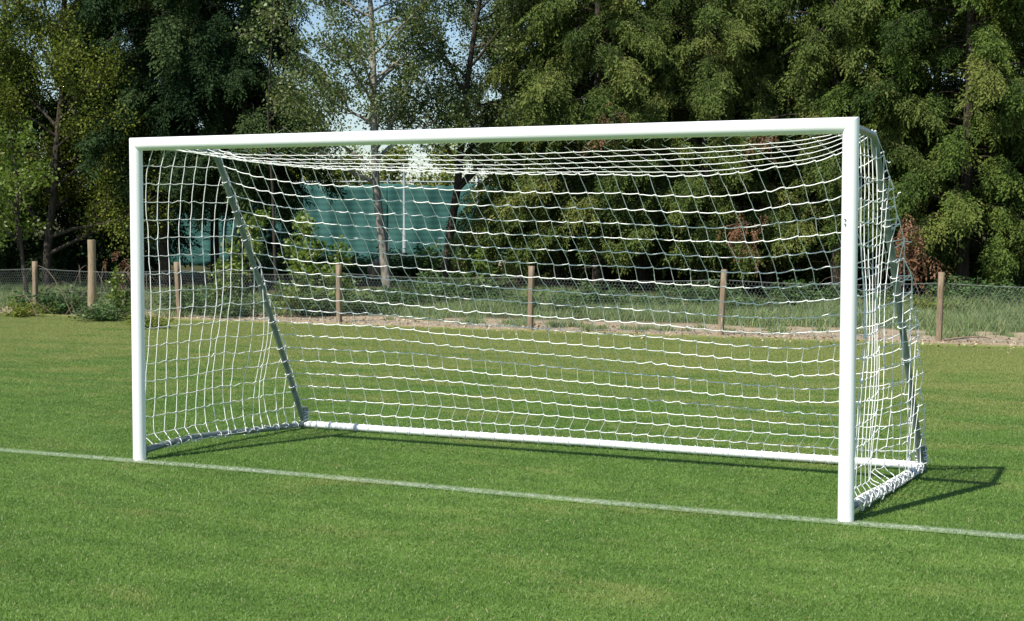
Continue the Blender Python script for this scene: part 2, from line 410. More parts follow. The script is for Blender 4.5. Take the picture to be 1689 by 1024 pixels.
# ------------------------------------------------------------------ goal frame
GW = 4.748
TB = {-1: (0.13, 0.68, 2.065), 1: (4.70, 0.70, 2.075)}
BB = {-1: (0.05, 1.86, 0.035), 1: (4.738, 1.90, 0.035)}
goal = thing('football_goal', 'white metal freestanding football goal frame standing on the goal line', 'goal')
R = .043; ZT = 2.092
def mitred(pts_line, r, cutn_a, cutn_b, sides=28):
    """straight tube between two points whose end rings lie in the given planes"""
    a, b = np.array(pts_line[0], float), np.array(pts_line[1], float); d = (b - a) / np.linalg.norm(b - a)
    ref = np.array((0, 1., 0)); A = np.cross(d, ref); A /= np.linalg.norm(A); B = np.cross(d, A)
    an = np.arange(sides) / sides * 2 * np.pi
    off = r * (np.cos(an)[:, None] * A + np.sin(an)[:, None] * B)
    rings = []
    for p, nn in ((a, cutn_a), (b, cutn_b)):
        nn = np.array(nn, float); q = p + off; tt = ((p - q) @ nn) / (d @ nn); rings.append(q + tt[:, None] * d)
    L = [rings[0]] + [rings[0] + (rings[1] - rings[0]) * k for k in (.02, .5, .98)] + [rings[1]]
    V = np.concatenate(L); k = np.arange(sides); k2 = (k + 1) % sides
    F = np.concatenate([np.stack([j * sides + k, j * sides + k2, (j + 1) * sides + k2, (j + 1) * sides + k], 1) for j in range(len(L) - 1)])
    n0 = len(V); V = np.concatenate([V, [a, b], L[0], L[-1]])
    T = np.concatenate([np.stack([np.full(sides, n0), n0 + 2 + k2, n0 + 2 + k], 1), np.stack([np.full(sides, n0 + 1), n0 + 2 + sides + k, n0 + 2 + sides + k2], 1)])
    return V, [F, T]
def smooth_obj(name, VF, mat, parent):
    o = mobj(name, VF[0], VF[1], mat, parent, smooth=True)
    # keep end caps crisp
    me = o.data
    for p in me.polygons:
        if len(p.vertices) == 3: p.use_smooth = False
    return o
smooth_obj('post', mitred([(0, 0, -.03), (0, 0, ZT)], R, (0, 0, 1), (1, 0, 1)), M['white'], goal)
pr_ = smooth_obj('post', mitred([(GW, 0, -.03), (GW, 0, ZT)], R, (0, 0, 1), (1, 0, -1)), M['white'], goal)
smooth_obj('crossbar', mitred([(0, 0, ZT), (GW, 0, ZT)], R, (1, 0, 1), (1, 0, -1)), M['white'], goal)
# two bolt heads on the right post
bl = []
for zz in (1.600, 1.575):
    c = np.array((GW - .012, -R - .001, zz)); bl.append(tubes([[c + (0, .006, 0), c - (0, .005, 0)]], .0055, 10))
V, F = join(bl); mobj('bolt', V, F, M['steelbolt'], pr_)
# weld collars where the rear frame meets the front
for side in (-1, 1):
    x0 = 0. if side < 0 else GW
    t = np.array(TB[side]); b = np.array(BB[side])
    # top depth bar with a bent elbow into the stanchion
    d1 = t - np.array((x0, .02, ZT - .005)); d1 /= np.linalg.norm(d1)
    d2 = (b - t) / np.linalg.norm(b - t)
    bend = []
    for q in np.linspace(0, 1, 8):
        p0 = t - d1 * .10; p2 = t + d2 * .10
        bend.append((1 - q) ** 2 * p0 + 2 * q * (1 - q) * t + q * q * p2)
    V, F = tubes([[np.array((x0, .02, ZT - .005)), *bend[:4]]], .021, 14); smooth_obj('depth_bar', (V, F), M['tube'], goal)
    k = np.linspace(0, 1, 14)
    st = [*bend[3:]] + [bend[-1] + (b + np.array((0, 0, .0)) - bend[-1]) * q + np.array((0, .018 * math.sin(q * math.pi), 0)) for q in k[1:]]
    V, F = tubes([st], .021, 14); smooth_obj('stanchion', (V, F), M['tube'], goal)
    # side ground bar: rises from its bracket on the post, then falls to the rear corner
    if side < 0: prof = [(0, .03, .058), (0, .10, .062), (0, .30, .078), (0, .55, .088), (.0, .85, .076), (.01, 1.2, .056), (.03, 1.55, .040), tuple(b)]
    else: prof = [(GW, .03, .055), (GW, .12, .060), (GW, .35, .060), (GW, .8, .045), (GW, 1.3, .038), tuple(b)]
    V, F = tubes([prof], .021, 12); smooth_obj('side_ground_bar', (V, F), M['tube'], goal)
    V, F = box((x0, .045, .06), (.03, .05, .085), bev=.006); mobj('bracket', V, F, M['tube'], goal)
    # rear corner socket
    V, F = tubes([[b + (0, 0, -.03), b + (0, .0, .13)]], .030, 14); smooth_obj('corner_socket', (V, F), M['tube'], goal)
V, F = tubes([[BB[-1], (1.2, 1.868, .034), (2.4, 1.885, .038), (3.6, 1.893, .034), BB[1]]], .026, 14)
smooth_obj('rear_ground_bar', (V, F), M['white'], goal)

# ------------------------------------------------------------------ the net
def smooth_noise(rng, n, m, k):
    g = rng.normal(size=(n // k + 3, m // k + 3)); yi = np.arange(n) / k; xi = np.arange(m) / k
    y0 = yi.astype(int); x0 = xi.astype(int); fy = (yi - y0)[:, None]; fx = (xi - x0)[None]
    fy = fy * fy * (3 - 2 * fy); fx = fx * fx * (3 - 2 * fx)
    G = lambda a, b: g[np.ix_(y0 + a, x0 + b)]
    return G(0, 0) * (1 - fy) * (1 - fx) + G(1, 0) * fy * (1 - fx) + G(0, 1) * (1 - fy) * fx + G(1, 1) * fy * fx
def corner(side, s):
    """edge of the sheet: along the depth bar (s 0..6), then down behind the stanchion (6..26)"""
    t = np.array(TB[side]); b = np.array(BB[side]); f = np.array((0. if side < 0 else GW, .03, 2.06))
    if s <= 6: return f + (t - f) * (s / 6.) + np.array((0, .03 * (s / 6.), .024))
    q = (s - 6) / 20.; o = math.sin(q * math.pi)
    off = np.array((.0, .05 * o + .03, .0)) if side < 0 else np.array((.045 * o + .02, .085 * o + .03, 0))
    wob = .014 * math.sin(s * 2.3) * o
    return t + (b - t) * q + off + np.array((wob * (1 if side > 0 else .3), wob, .012 * (1 - q)))
NX, NT, NB = 40, 6, 20
def main_net():
    rn = np.random.default_rng(4); NR = NT + NB
    S = [0, 3, 6, 10, 14, 18, 22, 26]
    TT_ = [0, .03, .08, .22, .52, .82, .95, 1]
    a = [14, 34, 46, 29, 18, 6, -3, 0]; b_ = [19, 42, 59, 45, 36, 26, 14, 0]; c = [17, 33, 66, 55, 48, 41, 27, 0]
    tab = np.array([[0] * 8, [.35 * v for v in a], [.65 * v for v in a], a, b_, c, [.72 * v for v in c], [0] * 8], float)  # t x s
    s = np.arange(NR + 1); t = np.linspace(0, 1, NX + 1)
    g1 = np.array([np.interp(s, S, row) for row in tab])
    D = np.array([np.interp(t, TT_, g1[:, k]) for k in range(NR + 1)])
    for _ in range(3):
        E_ = D.copy(); E_[1:-1] = .25 * D[:-2] + .5 * D[1:-1] + .25 * D[2:]; E_[:, 1:-1] = .25 * E_[:, :-2] + .5 * E_[:, 1:-1] + .25 * E_[:, 2:]; E_[:, 0] = E_[:, -1] = 0; D = E_
    D = D / 250.
    P = np.zeros((NR + 1, NX + 1, 3))
    for k in range(NR + 1):
        ca_, cb_ = corner(-1, k), corner(1, k); P[k] = ca_ + (cb_ - ca_) * t[:, None]
    P[..., 2] -= D * .97; P[6:, :, 1] -= D[6:] * .12
    sh = np.clip((s - 6) / 20., 0, 1)[:, None] * np.clip((26 - s) / 2., .6, 1)[:, None] * np.minimum(1, np.minimum(t * 7, (1 - t) * 5))[None]
    P[..., 0] += .20 * sh
    amp = np.sin(np.linspace(0, np.pi, NR + 1))[:, None] * np.minimum(1, np.minimum(t, 1 - t) * 8)[None]
    P[..., 2] += smooth_noise(rn, NR + 1, NX + 1, 6) * .008 * amp
    P[..., 0] += smooth_noise(rn, NR + 1, NX + 1, 4) * .010 * amp
    P[..., 1] += smooth_noise(rn, NR + 1, NX + 1, 5) * .014 * amp
    amp[:7] *= .25
    P += rn.normal(0, .0028, P.shape) * amp[..., None]
    return P
def relax(P, E, L, fixed, acc, iters=900, damp=.97):
    """slack rope grid settling under gravity: strands resist stretching only"""
    P = P.copy(); Q = P.copy(); w = np.where(fixed, 0., 1.); used = []; cols = []
    for k, (a, b) in enumerate(E):
        for c, s in enumerate(used):
            if a not in s and b not in s: s.add(a); s.add(b); cols[c].append(k); break
        else: used.append({a, b}); cols.append([k])
    cols = [np.array(c) for c in cols]
    for it in range(iters):
        Vv = (P - Q) * damp; Q = P.copy(); P = P + (Vv + acc) * w[:, None]
        for rep in range(3):
            for c in cols:
                a = E[c, 0]; b = E[c, 1]; d = P[b] - P[a]; l = np.linalg.norm(d, axis=1) + 1e-9
                k = np.maximum(l - L[c], 0) / l / (w[a] + w[b] + 1e-9)
                P[a] += d * (k * w[a])[:, None]; P[b] -= d * (k * w[b])[:, None]
    return P
def side_net(side, seed, hs, vs, lat, out):
    rn = np.random.default_rng(seed); x0 = 0. if side < 0 else GW
    Z0, Z1, NJ = .06, 2.075, 17; key = {}; P = []; fix = []
    for j in range(NJ + 1):
        z = Z0 + (Z1 - Z0) * j / NJ
        q = min(max((TB[side][2] - z) / (TB[side][2] - BB[side][2]), 0), 1); c = corner(side, 6 + 20 * q); i = 0
        while True:
            y = .04 + (.100 if side < 0 else .108) * i
            if y > c[1] - .05: key[(i, j)] = len(P); P.append(c); fix.append(True); break
            zz = .085 - .02 * y if j == 0 else z
            key[(i, j)] = len(P); P.append(np.array((x0 + (c[0] - x0) * (y / c[1]), y, zz))); fix.append(i == 0 or j == 0 or j == NJ); i += 1
    P = np.array(P); fix = np.array(fix); E = []; kind = []
    for (i, j), a in key.items():
        if (i + 1, j) in key: E.append((a, key[(i + 1, j)])); kind.append(0)
        if (i, j + 1) in key: E.append((a, key[(i, j + 1)])); kind.append(1)
        elif j < NJ:
            m = max(q[0] for q in key if q[1] == j + 1)
            if i - m <= 1 and not fix[a]: E.append((a, key[(m, j + 1)])); kind.append(1)
    E = np.array(E); kind = np.array(kind)
    L = np.linalg.norm(P[E[:, 0]] - P[E[:, 1]], axis=1) * (1 + np.where(kind == 0, hs, vs) + rn.normal(0, .012, len(E)))
    acc = np.zeros_like(P); acc[:, 2] = -4e-5
    n1 = smooth_noise(rn, 26, 22, 3); n2 = smooth_noise(rn, 26, 22, 4)
    for (i, j), a in key.items():
        acc[a, 0] += side * out + n1[i, j] * lat * (1 if side < 0 else min(1., j / 6.)); acc[a, 1] += n2[i, j] * lat
    P0 = P.copy(); P0[~fix, 0] += side * .01 * np.sign(out)
    return relax(P0, E, L, fix, acc), E, kind, key
def strand(a, b, sag, rn, n=5, wig=.003):
    t = np.linspace(0, 1, n)[:, None]; P = a + (b - a) * t
    P[:, 2] -= sag * np.sin(t[:, 0] * np.pi)
    w = np.sin(t[:, 0] * 2 * np.pi) * rn.normal(0, wig)
    P[:, 2] += w; P[:, 1] += np.sin(t[:, 0] * np.pi) * rn.normal(0, wig)
    return P
def knots(P, r, rn):
    n = len(P); o = np.array([(1, 0, 0), (-1, 0, 0), (0, 1, 0), (0, -1, 0), (0, 0, 1), (0, 0, -1)], float)
    f = np.array([(0, 2, 4), (2, 1, 4), (1, 3, 4), (3, 0, 4), (2, 0, 5), (1, 2, 5), (3, 1, 5), (0, 3, 5)])
    V = P[:, None] + o[None] * r * rn.uniform(.8, 1.25, (n, 1, 1)); F = np.arange(n)[:, None, None] * 6 + f[None]
    return V.reshape(-1, 3), F.reshape(-1, 3)
net = thing('goal_net', 'white knotted square mesh net hanging inside the goal frame', 'net')
rn = np.random.default_rng(8)
NP = main_net(); lines = []; rad = []
for s in range(1, NT + NB + 1):
    for i in range(NX):
        # strand steps slightly at every knot, as in a knotted net under light tension
        a, b = NP[s, i].copy(), NP[s, i + 1].copy(); a[2] -= .003 * (s > 5); b[2] += .005 * (s > 5)
        lines.append(strand(a, b, .005 if s > 5 else .002, rn, 5, .002 if s > 5 else .0008)); rad.append(.0033 if s > 5 else .0024)
for s in range(NT + NB):
    for i in range(0, NX + 1):
        lines.append(strand(NP[s, i], NP[s + 1, i], .001, rn, 4, .004)); rad.append(.0020 if s >= 6 else .0020)
V1, F1 = tubes(lines, rad, 5, caps=False)
VK, FK = knots(NP[1:].reshape(-1, 3), .0066, rn)
V, F = join([(V1, F1), (VK, [FK])]); mobj('roof_and_rear_panel', V, F, M['rope'], net, smooth=True)
SIDEP = {}
for side, seed, hs, vs, lat, out in ((-1, 7, .075, .02, 3.0e-5, .6e-5), (1, 15, .075, .03, 1.6e-5, -.3e-5)):
    P, E_, kind, key = side_net(side, seed, hs, vs, lat, out); SIDEP[side] = (P, key)
    lines = [strand(P[a], P[b], .004 if k == 0 else 0., rn, 5, .004) for (a, b), k in zip(E_, kind)]
    rad = [.0026 if k == 0 else .0028 for k in kind]
    V1, F1 = tubes(lines, rad, 5, caps=False); VK, FK = knots(P, .0062, rn)
    V, F = join([(V1, F1), (VK, [FK])]); mobj('side_panel', V, F, M['rope'], net, smooth=True)
# lacing: cord wound round the ground bars, depth bars and tied to posts
def wrap(c, axis, r, turns, length, rn, n=12):
    axis = np.array(axis, float); axis /= np.linalg.norm(axis); A = np.cross(axis, (0, 0, 1.)); 
    if np.linalg.norm(A) < .1: A = np.array((1., 0, 0))
    A /= np.linalg.norm(A); B = np.cross(axis, A); k = np.linspace(0, turns, int(turns * n) + 1)
    return np.array([np.array(c) + axis * (q / turns - .5) * length + (A * math.cos(q * 2 * math.pi) + B * math.sin(q * 2 * math.pi)) * r * rn.uniform(.98, 1.12) for q in k])
def bar_point(poly, q):
    poly = np.array(poly); seg = np.linalg.norm(np.diff(poly, axis=0), axis=1); c = np.concatenate([[0], np.cumsum(seg)]) / seg.sum()
    return np.array([np.interp(q, c, poly[:, k]) for k in range(3)])
def cord(name, line, r=.0030):
    V, F = tubes([np.asarray(line)], r, 5, caps=False); return mobj(name, V, F, M['rope'], net, smooth=True)
rear = [BB[-1], (1.2, 1.868, .034), (2.4, 1.885, .038), (3.6, 1.893, .034), BB[1]]
L = []
for i in range(1, NX):
    L += list(wrap(bar_point(rear, i / NX), (1, .01, 0), .0295, 1.2, .02, rn)); c = bar_point(rear, (i + .5) / NX)
    if i < NX - 1: L.append(c + (0, rn.uniform(-.01, .015), .028))
cord('lacing_cord', L)
for side in (-1, 1):
    x0 = 0. if side < 0 else GW; b = np.array(BB[side]); t = np.array(TB[side]); L = []
    prof = [(x0, .06, .060), (x0, .30, .072), (x0, .55, .080), (x0 + .0, .85, .070), (x0, 1.2, .052), BB[side]] if side < 0 else [(x0, .08, .058), (x0, .35, .06), (x0, .8, .045), (x0, 1.3, .038), BB[side]]
    for i in range(1, 16):          # cord wound along the side ground bar
        c = bar_point(prof, i / 16.)
        if side < 0 and rn.random() < .5: L.append(c + (-.012, 0, .024)); continue
        L += list(wrap(c, (0, 1, 0), .025 if side < 0 else .029, 1.2 if side < 0 else rn.uniform(1.5, 3.2), .03 if side < 0 else .08, rn))
    for k in range(5): L += list(wrap(b + (0, 0, .02 + .02 * k), (rn.normal(0, .3), rn.normal(0, .3), 1), .034, 1.3, .03, rn))
    cord('lacing_cord', L)
    if side > 0:                    # slack cord dangling in loops along the right ground bar
        L = []
        for i in range(11):
            a = bar_point(prof, (i + .4) / 12) + (.03, 0, .03); c = bar_point(prof, (i + 1.3) / 12) + (.035, 0, .02)
            L += list(strand(a, c, rn.uniform(.02, .06), rn, 7, .01))
        L += list(strand(b + (.0, -.05, .03), b + (.045, .05, .03), .01, rn, 5, .006)); cord('loose_cord', L)
    L = [b + (0, .03, .1)]
    for s in range(25, 6, -1):      # edge cord of the net, hitched to the stanchion here and there
        c = corner(side, s); p = t + (b - t) * ((s - 6) / 20.)
        L.append(c)
        if rn.random() < .5: L += list(wrap(p + (0, .016 * math.sin((s - 6) / 20 * math.pi), 0), b - t, .025, 1.1, .02, rn)) + [c + (0, .004, .01)]
    cord('edge_cord', L, .0028)
    L = []
    for k in range(17):             # cord clipped up the back of the goalpost
        p = np.array((x0, .0, .12 + k * .118)); L += [p + (0, R + .002, 0), p + (0, .052, .004), p + (0, .046, .05)]
    cord('post_cord', L, .0026)
L = []
for i in range(1, NX):              # cord threaded through clips behind the crossbar
    L += [np.array((GW * i / NX, R * .72, ZT - R * .74)), np.array((GW * i / NX, R + .010, ZT - R * .95)), NP[1, i] * .3 + np.array((GW * i / NX, R, 2.05)) * .7, np.array((GW * (i + .5) / NX, R + .004, ZT - R * .8))]
cord('crossbar_cord', L, .0026)
for s in (7.5, 9.5, 12, 16, 18.5):  # cut cord ends sticking out past the right stanchion
    c = corner(1, s); cord('cord_tail', strand(c, c + np.array((.025 + rn.random() * .02, .015, rn.normal(0, .02))), .0, rn, 4, .006))

# ------------------------------------------------------------------ wire fence
fence = thing('wire_fence', 'low fence of slim wooden posts and sagging hexagonal chicken wire along the pitch', 'fence', (0, 13, 0))
FP = [(-18.2, 12.3), (-15.5, 12.35), (-12.64, 12.44), (-9.79, 12.755), (-6.72, 12.85), (-3.30, 12.72), (-.45, 13.0), (2.54, 13.22), (5.45, 13.3), (8.4, 13.4)]
rw = np.random.default_rng(21)
tops = []
for k, (x, y) in enumerate(FP):
    h = .91 + rw.uniform(-.02, .03); w = .072
    lx, ly = rw.normal(0, .028, 2)
    n = 7; z = np.linspace(-.25, h, n); V = []
    for zz in z:
        ww = w * (1 + rw.uniform(-.03, .03)); c = np.array((x + lx * zz, y + ly * zz, zz))
        for dx, dy in ((-1, -.82), (-.82, -1), (.82, -1), (1, -.82), (1, .82), (.82, 1), (-.82, 1), (-1, .82)): V.append(c + (dx * ww / 2, dy * ww / 2, 0))
    V = np.array(V); V[-8:, 2] += rw.uniform(-.006, .006, 8)
    i = np.arange(n - 1)[:, None] * 8; q = np.arange(8)[None]; q2 = (q + 1) % 8
    F = (np.stack([i + q, i + q2, i + 8 + q2, i + 8 + q], -1)).reshape(-1, 4)
    o = mobj('fence_post', V - (0, 13, 0), [F, np.array([[(n - 1) * 8 + j for j in range(8)]])], M['wood'], fence)
    # staple heads holding the wire
    for zz in (.12, .45, .78):
        c = np.array((x, y + w / 2 + .004 - 13, zz)); V, F = tubes([[c - (.012, 0, 0), c + (.012, 0, 0)]], .003, 6); mobj('staple', V, F, M['wire'], o)
# chicken wire: hexagonal mesh strung behind the posts
def wire_pt(s, zz):
    """s = running coordinate in post units"""
    k = np.clip(s.astype(int), 0, len(FP) - 2); f = s - k; A = np.array(FP)
    x = A[k, 0] * (1 - f) + A[k + 1, 0] * f; y = A[k, 1] * (1 - f) + A[k + 1, 1] * f + .045 + .05 * np.sin(f * np.pi) * np.sin(s * 3.1 + zz * 4)
    sag = .055 * np.sin(f * np.pi)
    return np.stack([x, y, .01 + zz * (1 - sag)], -1)
cs = .052; ch = .045; E0 = []; 
ncol = int(len(FP) - 1) * 56; nrow = 17; per = 1. / 56
for r in range(nrow):
    c = np.arange(ncol)
    s = (c + (.5 if r % 2 else 0)) * per; z0 = r * ch
    # each hexagon: twisted vertical, then two slanting wires up to the neighbours
    for ds, dz in ((0, None), (.5, 1), (-.5, 1)):
        if dz is None: a = (s, np.full(ncol, z0)); b = (s, np.full(ncol, z0 + ch * .42))
        else: a = (s, np.full(ncol, z0 + ch * .42)); b = (s + ds * per, np.full(ncol, z0 + ch))
        m_ = (b[0] >= 0) & (b[0] < len(FP) - 1)
        E0.append((a[0][m_], a[1][m_], b[0][m_], b[1][m_]))
A = np.concatenate([wire_pt(e[0], e[1]) for e in E0]); B = np.concatenate([wire_pt(e[2], e[3]) for e in E0])
def sticks(A, B, r):
    """many straight three-sided wires at once"""
    T = B - A; T /= np.linalg.norm(T, axis=1)[:, None] + 1e-9; X = np.cross(T, (0, 1., 0.03)); X /= np.linalg.norm(X, axis=1)[:, None] + 1e-9; Y = np.cross(T, X)
    V = []
    for P in (A, B):
        for k in range(3):
            a = k * 2 * math.pi / 3; V.append(P + (X * math.cos(a) + Y * math.sin(a)) * r)
    V = np.stack(V, 1); n = len(A)
    F = np.array([[0, 1, 4, 3], [1, 2, 5, 4], [2, 0, 3, 5]])
    return V.reshape(-1, 3), (np.arange(n)[:, None, None] * 6 + F[None]).reshape(-1, 4)
V, F = sticks(A, B, .00095); mobj('wire_mesh', V - (0, 13, 0), F, M['wire'], fence)
s = np.linspace(0, len(FP) - 1.001, 200)
V, F = tubes([wire_pt(s, np.full(200, z_)) - (0, 13, 0) for z_ in (.765, .02)], .0022, 5); mobj('strand_wire', V, F, M['wire'], fence)

tp = thing('thick_post', 'thick round wooden post, taller than the fence posts, left of the goal', 'post', (-11.54, 12.60, 0))
z = np.linspace(-.3, 1.27, 12); V, F = tubes([np.stack([.012 * np.sin(z * 2), .01 * z, z], 1)], [.070 + .004 * np.sin(z * 5)], 20)
smooth_obj('post_shaft', (V, F), M['wood2'], tp)
V, F = tubes([[(0, .014, 1.262), (0, .014, 1.276)]], [np.array([.069, .062])], 20); mobj('post_cap', V, F, M['wood2'], tp)

# fallen stick at the foot of the right fence post
def stick(name, pts_, r, label, mat='twig'):
    V, F = tubes([pts_], [np.linspace(r, r * .5, len(pts_))], 7); tag(mobj(name, V, F, M[mat], smooth=True), label, 'stick')
stick('fallen_stick', [(2.62, 13.05, .02), (2.78, 13.15, .05), (2.95, 13.22, .07), (3.15, 13.2, .075), (3.22, 13.24, .05)], .014, 'dark fallen stick on bare soil at the foot of the rightmost fence post')

# stones
def boulder(u, D, z, s, label, seed):
    import bmesh
    rb = np.random.default_rng(seed); bm = bmesh.new(); bmesh.ops.create_icosphere(bm, subdivisions=4, radius=1)
    V = np.array([v.co[:] for v in bm.verts]); F = np.array([[v.index for v in f.verts] for f in bm.faces]); bm.free()
    k = rb.normal(0, 1, (14, 3)); k /= np.linalg.norm(k, axis=1)[:, None]; d = rb.uniform(.62, .9, 14)
    for nn, dd in zip(k, d):
        o = V @ nn; V = V - nn * np.maximum(o - dd, 0)[:, None] * .85
    V = V + .03 * np.sin(V[:, [1, 2, 0]] * 7) + .015 * np.sin(V[:, [2, 0, 1]] * 19)
    V = V * np.array(s)
    o = mobj('boulder', V, F, M['stone'], smooth=True); o.location = at(u, D, z); o.rotation_euler = (0, 0, rb.random() * 3)
    tag(o, label, 'boulder')
boulder(622, 40, .22, (.31, .3, .34), 'tan rounded boulder on the bank below the teal screen, behind the goal', 2)
boulder(838, 40, .36, (.40, .28, .15), 'flat tan stone slab at the foot of the conifers, behind the goal centre', 5)
boulder(575, 29.5, .05, (.22, .2, .13), 'small low stone half hidden in grass behind the goal', 6)

# ------------------------------------------------------------------ tennis court screen
D_S = 52
sc = thing('windbreak_screen', 'long teal windbreak netting fixed on a tall court fence seen behind the trees', 'court screen', at(560, D_S))
org = np.array(at(560, D_S)); dirv = RIGHT0.copy()
upx = F_PX / D_S
u_posts = [110, 240, 370, 500, 640, 787, 862]
TOPZ = 2.85; BOTZ = .12
rs_ = np.random.default_rng(31)
for k in range(len(u_posts) - 1):
    a = np.array(at(u_posts[k], D_S)) - org; b = np.array(at(u_posts[k + 1], D_S)) - org
    nx, nz = 49, 13; V = []
    for j in range(nz):
        for i in range(nx):
            f = i / (nx - 1); g = j / (nz - 1)
            p = a + (b - a) * f; z = BOTZ + (TOPZ - BOTZ) * g
            if j == nz - 1: z -= .09 * math.sin(f * math.pi) + .02 * math.sin(f * 40)
            if j == 0: z += .06 * math.sin(f * 23 + k)
            p = p - FH * (.06 + .030 * math.sin(f * 31 + g * 3 + k) + .03 * math.sin(f * 11 - g * 4))
            V.append((p[0], p[1], z - org[2]))
    i = (np.arange(nz - 1)[:, None] * nx + np.arange(nx - 1)[None]).ravel()
    o = mobj('screen_panel', np.array(V), np.stack([i, i + 1, i + nx + 1, i + nx], 1), M['screen'], sc, smooth=True)
    md = o.modifiers.new('thickness', 'SOLIDIFY'); md.thickness = .006
for u in u_posts:
    c = np.array(at(u, D_S)) - org - FH * (.0 if u != 787 else .16)
    r = .055 if u == 787 else .035
    V, F = tubes([[c + (0, 0, -.3), c + (0, 0, 2.95)]], r, 12); smooth_obj('fence_post', (V, F), M['palepost' if u == 787 else 'galv'], sc)
for z in (2.9, 1.05):
    V, F = tubes([[np.array(at(u_posts[0], D_S)) * (1, 1, 0) + (0, 0, z) - org, np.array(at(u_posts[-1], D_S)) * (1, 1, 0) + (0, 0, z) - org]], .022, 8); smooth_obj('rail', (V, F), M['galv'], sc)
lp = thing('steel_pole', 'slim pale steel pole taller than the teal screen it stands in front of', 'pole', at(667, 49.5))
V, F = tubes([[(0, 0, -.2), (0, 0, 1.2), (0, 0, 1.25), (0, 0, 3.25)]], [np.array([.06, .06, .042, .04])], 12); smooth_obj('pole_shaft', (V, F), M['galv'], lp)
V, F = tubes([[(0, 0, 3.25), (0, 0, 3.29)]], [np.array([.05, .03])], 12); smooth_obj('pole_cap', (V, F), M['galv'], lp)

# ------------------------------------------------------------------ foliage generators
def rot_frames(D, roll):
    """orthonormal frames (n,3,3): columns = forward, side, up for directions D with a roll"""
    D = D / (np.linalg.norm(D, axis=1)[:, None] + 1e-9)
    S = np.cross((0, 0, 1.), D); S /= np.linalg.norm(S, axis=1)[:, None] + 1e-9; U = np.cross(D, S)
    c = np.cos(roll)[:, None]; s = np.sin(roll)[:, None]
    return np.stack([D, c * S + s * U, -s * S + c * U], 2)
def spray_template(rs, nb=11, nl=5, droop=.62, flat=.35, leaf=(.165, .040), spread=.85):
    """flat drooping fan of short strap leaves; unit length along x"""
    V = []
    for b in range(nb):
        f = (b + .6) / nb; side = 1 if b % 2 else -1
        p0 = np.array((f * .9, 0, -droop * f * f)); a = side * spread * (1 - .45 * f) + rs.normal(0, .12)
        L = .55 * (1 - .55 * f) + .08
        for k in range(nl):
            g = (k + .5) / nl; p = p0 + np.array((math.cos(a), math.sin(a), -.45 * g)) * L * g
            aa = a + rs.normal(0, .5); pitch = -.75 + rs.normal(0, .35)
            d = np.array((math.cos(aa) * math.cos(pitch), math.sin(aa) * math.cos(pitch), math.sin(pitch))) * leaf[0] * rs.uniform(.7, 1.3)
            w = np.cross(d, rs.normal(0, 1, 3) * (1, 1, 1) + (0, 0, 1.2)); w = w / np.linalg.norm(w) * leaf[1] * rs.uniform(.8, 1.3)
            V.append([p - w * .5, p + d * .5 - w, p + d, p + d * .5 + w])
    return np.array(V).reshape(-1, 3)
def place(T, P, FR, S, tint, rs, jit=.12):
    """copies of template T (m,3) at points P with frames and scales -> V, quads, tint"""
    n = len(P); m = len(T)
    V = np.einsum('nij,mj->nmi', FR, T) * S[:, None, None] + P[:, None]
    q = np.repeat(tint, m // 4).reshape(n, m // 4) + rs.normal(0, jit, (n, m // 4))
    return V.reshape(-1, 3), np.arange(n * m).reshape(-1, 4), np.repeat(np.clip(q, 0, 1).ravel(), 4)
